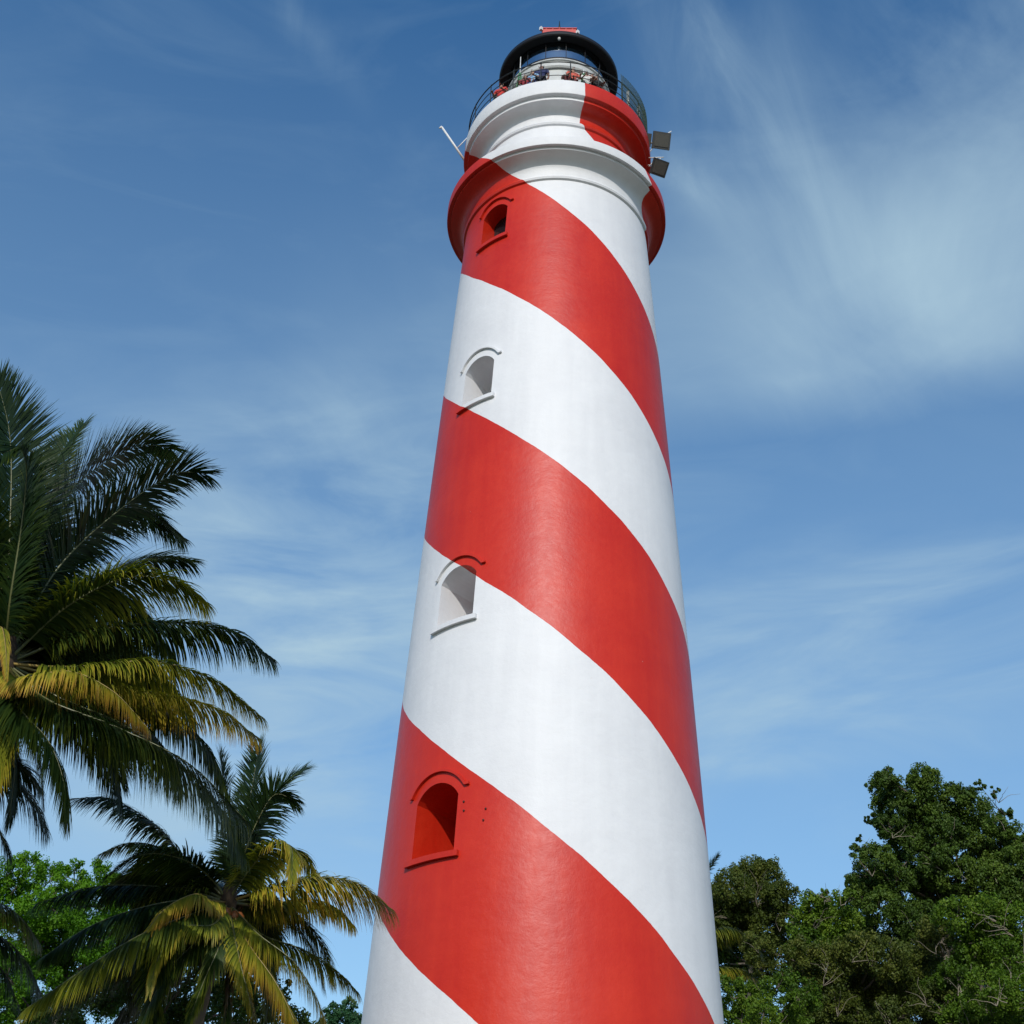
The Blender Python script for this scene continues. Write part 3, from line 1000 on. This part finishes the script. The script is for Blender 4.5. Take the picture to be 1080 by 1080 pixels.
D2 = 23.0
near2 = [
    dict(p=[(199, 912, 23.2), (167, 873, 23.2), (119, 843, 23.3), (78, 842, 23.4)], age=.08, dr=.8, ll=.62),
    dict(p=[(205, 915, 23.8), (167, 893, 24.2), (135, 889, 24.4), (107, 900, 24.6)], age=.22, dr=1.0, ll=.45),
    dict(p=[(205, 925, 23.9), (175, 893, 24.4), (150, 905, 24.6), (137, 932, 24.8)], age=.35, dr=1.1, ll=.4),
    dict(p=[(252, 890, 23.3), (264, 840, 23.4), (273, 788, 23.5)], age=.08, dr=.12, roll=.5, ll=.62),
    dict(p=[(245, 890, 22.9), (238, 840, 22.8), (232, 796, 22.8)], age=.08, dr=.2, roll=.3, ll=.6),
    dict(p=[(262, 905, 23.0), (280, 855, 22.9), (298, 828, 22.9), (320, 812, 22.9)], age=.10, dr=.3, roll=-.4, ll=.62),
    dict(p=[(256, 905, 22.7), (272, 865, 22.6), (290, 838, 22.5), (312, 845, 22.4)], age=.06, dr=.5, roll=.4, ll=.6),
    dict(p=[(265, 915, 22.5), (290, 890, 22.1), (307, 894, 21.8), (308, 925, 21.6)], age=.36, dr=.9, ll=.5),
    dict(p=[(268, 925, 23.6), (296, 898, 24.0), (318, 900, 24.3), (338, 928, 24.5)], age=.30, dr=1.1, ll=.5),
    dict(p=[(275, 940, 22.8), (322, 927, 22.6), (372, 930, 22.5), (412, 958, 22.4)], age=.46, dr=1.0, ll=.85),
    dict(p=[(280, 955, 23.4), (318, 948, 23.6), (350, 955, 23.7), (372, 975, 23.8)], age=.34, dr=1.2, ll=.52),
    dict(p=[(275, 985, 23), (318, 1001, 23), (350, 1020, 23), (377, 1046, 23)], age=.26, dr=1.1, ll=.5),
    dict(p=[(262, 995, 22.2), (290, 1035, 21.9), (312, 1080, 21.7), (325, 1120, 21.6)], age=.5, dr=1.0, ll=.6),
    dict(p=[(272, 985, 22.4), (310, 1015, 22.2), (335, 1055, 22.1), (348, 1100, 22)], age=.4, dr=1.1, ll=.6),
    dict(p=[(250, 1000, 22), (262, 1050, 21.8), (280, 1110, 21.9)], age=.4, dr=.9, ll=.42),
    dict(p=[(222, 950, 22.3), (205, 943, 22), (175, 958, 21.7), (150, 988, 21.5)], age=.5, dr=1.3, ll=.42),
    dict(p=[(200, 940, 22.8), (150, 934, 22.6), (95, 936, 22.5), (40, 952, 22.4)], age=.02, dr=1.3, ll=.6),
    dict(p=[(205, 948, 22.4), (150, 957, 22), (95, 977, 21.7), (45, 1010, 21.5)], age=.06, dr=1.3, ll=.65),
    dict(p=[(200, 965, 22.0), (150, 985, 21.5), (95, 1018, 21.2), (30, 1062, 21)], age=.24, dr=1.3, ll=.65),
    dict(p=[(215, 985, 22.2), (185, 1015, 22.0), (160, 1055, 21.9), (140, 1105, 21.9)], age=.14, dr=1.2, ll=.5),
    dict(p=[(232, 995, 22.0), (215, 1035, 21.9), (196, 1085, 21.9)], age=.16, dr=1.0, ll=.42),
    dict(p=[(225, 975, 22), (192, 978, 21.7), (168, 1008, 21.5), (158, 1045, 21.4)], age=.34, dr=1.2, ll=.38),
    dict(p=[(240, 1000, 22.4), (240, 1050, 22.4), (235, 1100, 22.4)], age=.10, dr=1.0, ll=.4),
    dict(p=[(190, 985, 23.4), (120, 1015, 23.6), (60, 1060, 23.8)], age=.08, dr=1.2, ll=.8),
    dict(p=[(200, 1000, 23.4), (150, 1040, 23.6), (110, 1100, 23.8)], age=.05, dr=1.2, ll=.8),
]


def rf2(rr, k):
    az = radians(rr.uniform(-160, 60))
    return az, radians(rr.uniform(-30, 45)), rr.uniform(2.2, 2.9), rr.choice([.04, .1, .2, .3, .4])


cr2 = at(240, 952, D2)
palm(cr2, (cr2.x - .3, cr2.y + .2, 0), 'lower coconut palm with yellowing fronds and orange nuts just left of the tower', 'coconut palms', near2, 24, rf2, trunk_r=.15, nuts=9, seed=4, llen=.6, agef=1.25)

cr3 = at(-75, 838, 21.5)


def rf3(rr, k):
    return radians(rr.uniform(-170, 10)), radians(rr.uniform(-10, 70)), rr.uniform(2.6, 3.2), rr.choice([.04, .1, .2])


palm(cr3, (cr3.x - .4, cr3.y, 0), 'palm cut off by the left edge, its dark frond tips above the bright green tree', 'coconut palms', [
    dict(p=[(-40, 812, 21.4), (0, 812, 21.3), (30, 836, 21.2), (48, 872, 21.2)], age=.04, dr=.9, ll=.75),
    dict(p=[(-40, 820, 22), (-5, 800, 22.3), (20, 808, 22.5), (40, 830, 22.6)], age=.06, dr=.8, ll=.6),
    dict(p=[(-50, 845, 21), (-25, 850, 20.8), (-5, 868, 20.6), (10, 900, 20.6)], age=.05, dr=.8, ll=.6)], 10, rf3, seed=5, llen=.65)

cr4 = at(-70, 985, 24)
palm(cr4, (cr4.x - .4, cr4.y, 0), 'low palm at the bottom left edge with one yellow frond', 'coconut palms', [
    dict(p=[(-45, 958, 23.8), (-5, 952, 23.6), (20, 966, 23.5), (40, 992, 23.5)], age=.34, dr=1.2, ll=.6),
    dict(p=[(-45, 975, 23.8), (-5, 985, 23.6), (25, 1010, 23.5), (42, 1045, 23.5)], age=.06, dr=1.2, ll=.6),
    dict(p=[(-40, 1000, 23.8), (0, 1020, 23.6), (20, 1060, 23.5)], age=.06, dr=1.2, ll=.6)], 8, rf3, seed=6, llen=.6)

cr5 = at(700, 992, 42)


def rf5(rr, k):
    return radians(rr.uniform(-180, 180)), radians(rr.uniform(-10, 60)), rr.uniform(1.9, 2.4), rr.choice([.1, .2, .3])


palm(cr5, (cr5.x - .2, cr5.y, 0), 'palm mostly hidden behind the right side of the tower with olive fronds sticking out', 'coconut palms', [
    dict(p=[(725, 955, 42), (742, 925, 42), (757, 903, 42)], age=.15, dr=.3, ll=.5),
    dict(p=[(740, 985, 41.6), (768, 978, 41.4), (792, 990, 41.3), (806, 1010, 41.3)], age=.30, dr=1.2, ll=.6),
    dict(p=[(740, 1020, 41.4), (765, 1020, 41.2), (790, 1026, 41), (812, 1050, 41)], age=.40, dr=1.2, ll=.55)], 8, rf5, seed=7, llen=.55)


def leaves(centers, radii, n_each, leaf, tint0, tints, flat=0.75, seed=0):
    """leaf-sized folded blades in clumps over each lobe's volume"""
    r = np.random.default_rng(seed)
    Vs, Ts = [], []
    for c, R, tn in zip(centers, radii, tints):
        k = max(10, int(75 * (R / 0.8) ** 1.6))
        # sub clumps biased to the surface
        d = r.normal(size=(k, 3)); d /= np.linalg.norm(d, axis=1)[:, None]
        rad_ = R * (0.45 + 0.62 * r.random(k) ** 0.6)[:, None]
        sc = c + d * rad_ * np.array([1, 1, flat])
        sr = R * r.uniform(.16, .42, k)
        st = tn + r.normal(0, .16, k)
        m = int(n_each * 4.6 * (R / 0.8) ** 2 / k) + 4
        dd = r.normal(size=(k, m, 3)); dd /= np.linalg.norm(dd, axis=2)[:, :, None]
        P = sc[:, None, :] + dd * (sr[:, None] * r.random((k, m)) ** .45)[:, :, None]
        nrm_ = dd * .8 + r.normal(size=(k, m, 3)) * .6 + np.array([0, -.2, .35])
        nrm_ /= np.linalg.norm(nrm_, axis=2)[:, :, None]
        ax = np.cross(nrm_, r.normal(size=(k, m, 3))); ax /= np.linalg.norm(ax, axis=2)[:, :, None]
        bx_ = np.cross(nrm_, ax)
        ll = leaf * .52 * r.uniform(.6, 1.3, (k, m))[:, :, None]
        w = ll * .34
        q = np.stack([P - ax * ll * .5, P + bx_ * w + nrm_ * w * .35, P + ax * ll * .5 - np.array([0, 0, 1]) * ll * .2, P - bx_ * w + nrm_ * w * .35], 2)
        Vs.append(q.reshape(-1, 3))
        tt = np.repeat(np.clip(st[:, None] + r.normal(0, .14, (k, m)), 0, 1).ravel(), 4)
        Ts.append(tt)
    V = np.concatenate(Vs); T = np.concatenate(Ts)
    n = len(V) // 4
    b = np.arange(n)[:, None] * 4
    tri = np.concatenate([b + np.array([[0, 1, 2]]), b + np.array([[0, 2, 3]])], 0)
    return V, tri, T


def tree(label, lobes, dist, mat, cat='tree', leaf=.17, n_each=900, base=None, trunk_r=.22, group=None, seed=0, twigs=0, depth=1.0, bark=None, name='broadleaf_tree', flat=.85):
    """lobes: (px, py, radius in px, tone) measured on the photo; each becomes a leafy lobe at its own distance"""
    rr = random.Random(seed)
    cs, rs, tn = [], [], []
    for (px, py, rp, tone) in lobes:
        dd = dist + rr.uniform(-1, 1) * depth
        p = at(px, py, dd)
        z = (p - EYE).dot(FW)
        R = rp * z / F_PX
        cs.append(p); rs.append(R); tn.append(tone)
    mx = sum(p.x for p in cs) / len(cs); my = sum(p.y for p in cs) / len(cs) + 1.1
    if base is None: base = Vector((mx, my, 0))
    yb = my
    # lobes at the back to give the crown its depth
    for i in range(len(lobes)):
        if rr.random() < .85:
            cs.append(cs[i] + Vector((rr.uniform(-.4, .4), rr.uniform(1.0, 2.2), rr.uniform(-.5, -.1)))); rs.append(rs[i] * .9); tn.append(tn[i])
    e = empty(name, base)
    tag(e, label, cat, group)
    b = np.array(base)
    V, tri, T = leaves([np.array(c) - b for c in cs], rs, n_each, leaf, 0, tn, flat=flat, seed=seed + 50)
    np_mesh('crown', V, tri, T, mat, e)
    tb = MB()
    top = max(c.z for c in cs); low = min(c.z for c in cs)
    fork = Vector((base.x, base.y, max(1.5, low * .55)))
    tb.tube([Vector((0, 0, -.1)), Vector((.1, 0, fork.z * .5)), fork - base], [trunk_r * 1.4, trunk_r * 1.05, trunk_r * .9], n=12)
    mid = Vector((base.x + .15, base.y, (fork.z + top) / 2))
    spine = [fork - base]
    nsp = 6
    for i in range(1, nsp + 1):
        f = i / nsp
        p = fork.lerp(Vector((mx, my, top * .98)), f) - base
        p += Vector((rr.uniform(-.3, .3), rr.uniform(-.3, .3), 0)) * (1 - f)
        spine.append(p)
    tb.tube(spine, [trunk_r * .9 * (1 - .85 * i / nsp) for i in range(nsp + 1)], n=9)
    for c, R in zip(cs, rs):
        c_ = Vector(c) - base
        cand = [s for s in spine if s.z < c_.z - .2] or [spine[0]]
        cand = cand + [Vector(q) - base for q, qr in zip(cs, rs) if qr > R * 1.15 and q.z < c.z - .1]
        s0 = min(cand, key=lambda s: (s - c_).length)
        sc_ = min(1.0, R / .6)
        md_ = s0.lerp(c_, .5) + Vector((rr.uniform(-.25, .25), rr.uniform(-.25, .25), rr.uniform(-.35, 0)))
        tb.tube([s0, md_, c_], [.05 * sc_ * trunk_r / .22, .032 * sc_, .014 * sc_], n=6)
        for q in range(4):
            v = Vector((rr.gauss(0, 1), rr.gauss(0, 1), rr.gauss(.3, .8))).normalized() * R * rr.uniform(.7, 1.05)
            tb.tube([c_, c_ + v * .5 + Vector((rr.uniform(-.1, .1), 0, rr.uniform(-.1, .1))), c_ + v * .85], [.014, .010, .005], n=4)
    for k in range(twigs):
        i = rr.randrange(len(lobes))
        c_ = Vector(cs[i]) - base
        p = c_ + Vector((rr.uniform(-.4, .4), -rs[i] * rr.uniform(.75, .98), rr.uniform(-.8, -.2)))
        tb.tube([c_, c_.lerp(p, .5) + Vector((0, 0, -.1)), p], [.016, .014, .012], n=4, mi=1)
        d = Vector((rr.uniform(-.8, .8), rr.uniform(-.3, .1), rr.uniform(.1, 1))).normalized()
        for j in range(rr.choice([1, 2, 3])):
            P = [p]; dc = (d + Vector((rr.uniform(-.7, .7), 0, rr.uniform(-.4, .3)))).normalized()
            for s_ in range(6):
                dc = (dc + Vector((rr.uniform(-.5, .5), rr.uniform(-.15, .05), rr.uniform(-.45, .35)))).normalized()
                P.append(P[-1] + dc * rr.uniform(.08, .18))
            tb.tube(P, [.013 - .0016 * s_ for s_ in range(7)], n=4, mi=1)
    tb.build('trunk', [bark or M_BARK, M_TWIG], e)
    return e


# tall tree at the right
tree('tall ragged dark green tree at the right edge of the picture, highest in the treeline', [
    (935, 822, 15, .4), (922, 829, 8, .4), (942, 838, 12, .4), (976, 820, 17, .6), (972, 845, 24, .5), (953, 850, 14, .3), (1008, 842, 17, .5), (1024, 852, 21, .4),
    (1048, 835, 6, .4), (1033, 828, 6, .3), (916, 865, 5, .3), (940, 873, 15, .2), (958, 884, 20, .3), (924, 908, 19, .5), (906, 898, 9, .3), (916, 926, 18, .4),
    (1001, 880, 17, .3), (1038, 880, 22, .5), (1056, 895, 20, .6), (1076, 905, 20, .6), (1000, 905, 16, .5), (946, 930, 22, .3), (978, 938, 22, .4),
    (1010, 925, 22, .6), (1045, 925, 24, .7), (905, 945, 14, .5), (1078, 935, 24, .5), (930, 958, 22, .5), (965, 972, 24, .3), (1060, 860, 8, .4), (1068, 882, 15, .5), (1052, 872, 13, .5), (990, 868, 14, .4), (968, 897, 15, .3), (982, 915, 14, .3)],
    47, M_LEAF_D, leaf=.17, n_each=1500, trunk_r=.30, seed=1, twigs=16)
tree('round-topped green tree immediately right of the tower', [
    (790, 922, 19, .5), (808, 924, 18, .5), (772, 936, 20, .5), (824, 944, 17, .4), (756, 948, 18, .5), (797, 950, 24, .4), (770, 968, 22, .3), (826, 966, 15, .5),
    (752, 975, 18, .3), (806, 980, 22, .4)], 50, M_LEAF_O, leaf=.17, n_each=1300, seed=2, twigs=8)
tree('small fresh green tree in the dip between the round tree and the tall tree', [
    (856, 958, 18, .7), (875, 952, 14, .6), (862, 975, 22, .7), (890, 970, 18, .7), (843, 972, 14, .5), (895, 946, 9, .6), (866, 945, 8, .5), (885, 995, 22, .4), (850, 1000, 22, .3)],
    45, M_LEAF_G, leaf=.16, n_each=1200, seed=3, twigs=8)
tree('olive-leaved tree with bare twigs in front, below the tall dark tree', [
    (800, 1000, 18, .6), (845, 1008, 20, .6), (870, 1018, 24, .6), (905, 1005, 24, .6), (940, 1010, 26, .5), (880, 1050, 24, .5), (925, 1040, 24, .7), (965, 1010, 24, .5),
    (955, 1045, 26, .5), (985, 985, 20, .6), (900, 1075, 20, .3), (850, 1070, 20, .2), (945, 1075, 26, .3), (985, 1055, 20, .3)], 41, M_LEAF_O, leaf=.15, n_each=1300, seed=4, twigs=16)
tree('bushy tree in the bottom right corner with pale crooked twigs', [
    (1010, 965, 22, .6), (1045, 965, 24, .6), (1078, 975, 24, .5), (1030, 1000, 24, .4), (1065, 1010, 26, .4), (1010, 1030, 20, .2), (1045, 1045, 26, .5), (1080, 1050, 24, .6), (1020, 1075, 22, .3), (1062, 1085, 24, .4)],
    39, M_LEAF_G, leaf=.15, n_each=1200, seed=5, twigs=18)
tree('low bright green shrub at the foot of the treeline beside the tower', [
    (785, 1050, 18, .6), (770, 1070, 20, .6), (822, 1040, 20, .3), (842, 1050, 20, .3), (805, 1068, 18, .7), (830, 1082, 16, .6), (758, 1040, 14, .4), (795, 1092, 22, .5)], 38, M_LEAF_G, cat='shrub', leaf=.14, n_each=1200, trunk_r=.12, seed=6, name='shrub', twigs=4)
tree('dark leafy tree deep behind the olive one at bottom right', [
    (880, 1045, 34, .1), (925, 1060, 34, .1), (970, 1030, 34, .1), (1010, 1060, 34, .1), (1050, 1080, 34, .1), (1000, 1000, 30, .1), (780, 1010, 26, .2), (900, 1000, 26, .2), (1060, 1000, 30, .2)],
    53, M_LEAF_D, leaf=.2, n_each=900, seed=16)
tree('added dark leaf mass for the shade among the fronds under and behind the yellowing palm', [
    (110, 1040, 30, .1), (150, 1020, 30, .1), (200, 1030, 30, .1), (245, 1040, 30, .1), (285, 1055, 26, .1), (310, 1080, 20, .1), (170, 1070, 34, .1), (230, 1080, 34, .1), (270, 1030, 18, .1), (60, 1080, 30, .1)],
    28, M_LEAF_D, cat='shrub', leaf=.15, n_each=900, seed=26, trunk_r=.1, name='dark_leaf_fill')  # added dark leaf mass, stands in for shade among the palm fronds
# left
tree('feathery bright green tree behind the palms at the lower left', [
    (6, 925, 20, .6), (30, 918, 18, .7), (52, 930, 20, .6), (78, 928, 17, .6), (100, 926, 18, .7), (122, 935, 17, .6), (143, 942, 16, .6), (12, 950, 26, .5), (50, 955, 28, .6), (90, 955, 26, .5),
    (130, 962, 22, .5), (160, 955, 14, .5), (10, 990, 28, .5), (50, 995, 28, .4), (95, 990, 26, .4), (8, 1030, 28, .5), (40, 1045, 28, .3), (80, 1030, 28, .3), (5, 1070, 26, .4), (130, 1000, 26, .3), (-20, 940, 24, .5)],
    33, M_LEAF_B, leaf=.12, n_each=1700, seed=7, flat=1.0)
tree('small blue-green tree far away between the yellow palm and the tower', [
    (352, 1066, 10, .5), (368, 1060, 9, .6), (360, 1076, 14, .5), (376, 1072, 10, .5), (345, 1082, 12, .4), (380, 1086, 12, .5)], 62, M_LEAF_F, leaf=.2, n_each=800, seed=8, depth=.4)

# ------------------------------------------------------------------ sky and sun
SUN_EL, SUN_PHI = radians(30), radians(-3)     # bearing of the sun seen from the tower, 0 = towards the camera
to_sun = Vector((sin(SUN_PHI) * cos(SUN_EL), -cos(SUN_PHI) * cos(SUN_EL), sin(SUN_EL)))
sd = bpy.data.lights.new('sun', 'SUN')
sd.energy = 3.0
sd.angle = radians(0.53)
sd.color = (1.0, 0.965, 0.91)
so = bpy.data.objects.new('sun', sd)
COL.objects.link(so)
so.rotation_euler = to_sun.to_track_quat('Z', 'Y').to_euler()
so.location = to_sun * 60

world = bpy.data.worlds.new('World')
scene.world = world
world.use_nodes = True
nt = world.node_tree
L = nt.links.new
bg = nt.nodes['Background']
sky = N(nt, 'ShaderNodeTexSky')
sky.sky_type = 'NISHITA'
sky.sun_disc = False
sky.sun_elevation = SUN_EL
sky.sun_rotation = atan2(to_sun.x, to_sun.y)
sky.altitude = 10
sky.air_density = 1.0
sky.dust_density = 0.6
sky.ozone_density = 2.0
tc = N(nt, 'ShaderNodeTexCoord')
sp = N(nt, 'ShaderNodeSeparateXYZ')
L(tc.outputs['Generated'], sp.inputs[0])
az = mth(nt, 'ARCTAN2', sp.outputs[0], sp.outputs[1])
el = mth(nt, 'ARCSINE', sp.outputs[2])
cmb = N(nt, 'ShaderNodeCombineXYZ')
L(az, cmb.inputs[0]); L(el, cmb.inputs[1])


def wnoise(sx, sy, rot, scale, det, rough=.6, dist=.6):
    mp = N(nt, 'ShaderNodeMapping')
    mp.inputs['Rotation'].default_value = (0, 0, rot)
    mp2 = N(nt, 'ShaderNodeMapping')
    mp2.inputs['Scale'].default_value = (sx, sy, 1)
    L(cmb.outputs[0], mp.inputs[0]); L(mp.outputs[0], mp2.inputs[0])
    q = N(nt, 'ShaderNodeTexNoise', in_Scale=scale, in_Detail=det, in_Roughness=rough, in_Distortion=dist)
    L(mp2.outputs[0], q.inputs['Vector'])
    return q.outputs[0]


def azel(px, py):
    r = ray(px, py)
    return atan2(r.x, r.y), math.asin(r.z)


def blob(px, py, a_len, b_len, rot):
    """soft elliptical region of thin cloud round a sky direction"""
    a0, e0 = azel(px, py)
    dx = mth(nt, 'MULTIPLY', mth(nt, 'SUBTRACT', az, a0), cos(e0))
    dy = mth(nt, 'SUBTRACT', el, e0)
    u = mth(nt, 'ADD', mth(nt, 'MULTIPLY', dx, cos(rot) / a_len), mth(nt, 'MULTIPLY', dy, sin(rot) / a_len))
    v = mth(nt, 'ADD', mth(nt, 'MULTIPLY', dx, -sin(rot) / b_len), mth(nt, 'MULTIPLY', dy, cos(rot) / b_len))
    r2 = mth(nt, 'ADD', mth(nt, 'MULTIPLY', u, u), mth(nt, 'MULTIPLY', v, v))
    return mth(nt, 'POWER', 2.718, mth(nt, 'MULTIPLY', r2, -1.0))


wispy = wnoise(1, 2.4, radians(62), 5.0, 8.0, .58, .8)
band = wnoise(1, 4.2, radians(-6), 3.4, 8.0, .58, .8)
soft = wnoise(1, 1.7, radians(24), 3.2, 8.0, .55, .7)
tot = None
for (px, py, al, bl, rot, wgt, tx) in (
        (1010, 150, .10, .19, .15, .34, soft), (1060, 30, .08, .10, 0, .25, soft), (775, 80, .10, .04, -1.05, .42, wispy),
        (860, 230, .10, .05, -.8, .30, soft), (730, 190, .05, .02, -.4, .35, wispy), (330, 560, .18, .08, .25, .65, band), (250, 640, .16, .06, .1, .35, soft), (200, 470, .14, .05, .3, .30, soft),
        (960, 640, .24, .05, .02, .55, band), (380, 760, .22, .10, .0, .55, band), (810, 806, .06, .010, .02, .45, band), (140, 870, .14, .06, 0, .45, soft),
        (900, 760, .22, .04, .0, .35, band), (330, 40, .04, .012, -.7, .22, wispy), (400, 420, .10, .05, .2, .22, soft)):
    b_ = blob(px, py, al, bl, rot)
    c_ = mth(nt, 'MULTIPLY', b_, mth(nt, 'MULTIPLY', ramp(nt, tx, .32, .68), wgt * .82))
    tot = c_ if tot is None else mth(nt, 'ADD', tot, c_)
# a broad veil whose lower edge runs nearly level across the right side
e_edge = azel(900, 438)[1]
wave = mth(nt, 'MULTIPLY', mth(nt, 'SUBTRACT', wispy, 0.5), 0.03)
edge = ramp(nt, mth(nt, 'ADD', el, wave), e_edge - 0.012, e_edge + 0.035)
vv = mth(nt, 'MULTIPLY', mth(nt, 'MULTIPLY', blob(930, 340, .30, .12, .05), edge), mth(nt, 'ADD', mth(nt, 'MULTIPLY', ramp(nt, soft, .25, .75), .36), .22))
tot = mth(nt, 'ADD', tot, vv)
veil = mth(nt, 'ADD', mth(nt, 'MULTIPLY', ramp(nt, el, 1.0, .10), .46), .01)
tot = mth(nt, 'ADD', tot, veil)
# beyond the framed part of the sky: scattered cirrus everywhere
tot = mth(nt, 'ADD', tot, mth(nt, 'MULTIPLY', ramp(nt, band, .5, .85), .10), clamp=True)
skyc = N(nt, 'ShaderNodeHueSaturation', in_Saturation=1.33, in_Value=1.08)
L(sky.outputs[0], skyc.inputs['Color'])
cl = mix(nt, tot, skyc.outputs[0], (2.95, 4.15, 4.95))
L(cl, bg.inputs[0])
bg.inputs[1].default_value = 0.145

scene.view_settings.view_transform = 'Standard'
scene.view_settings.look = 'None'
scene.view_settings.exposure = 0.0
scene.view_settings.gamma = 1.0
scene.view_settings.use_curve_mapping = False
scene.render.engine = 'CYCLES'
scene.cycles.max_bounces = 8
scene.cycles.transparent_max_bounces = 12
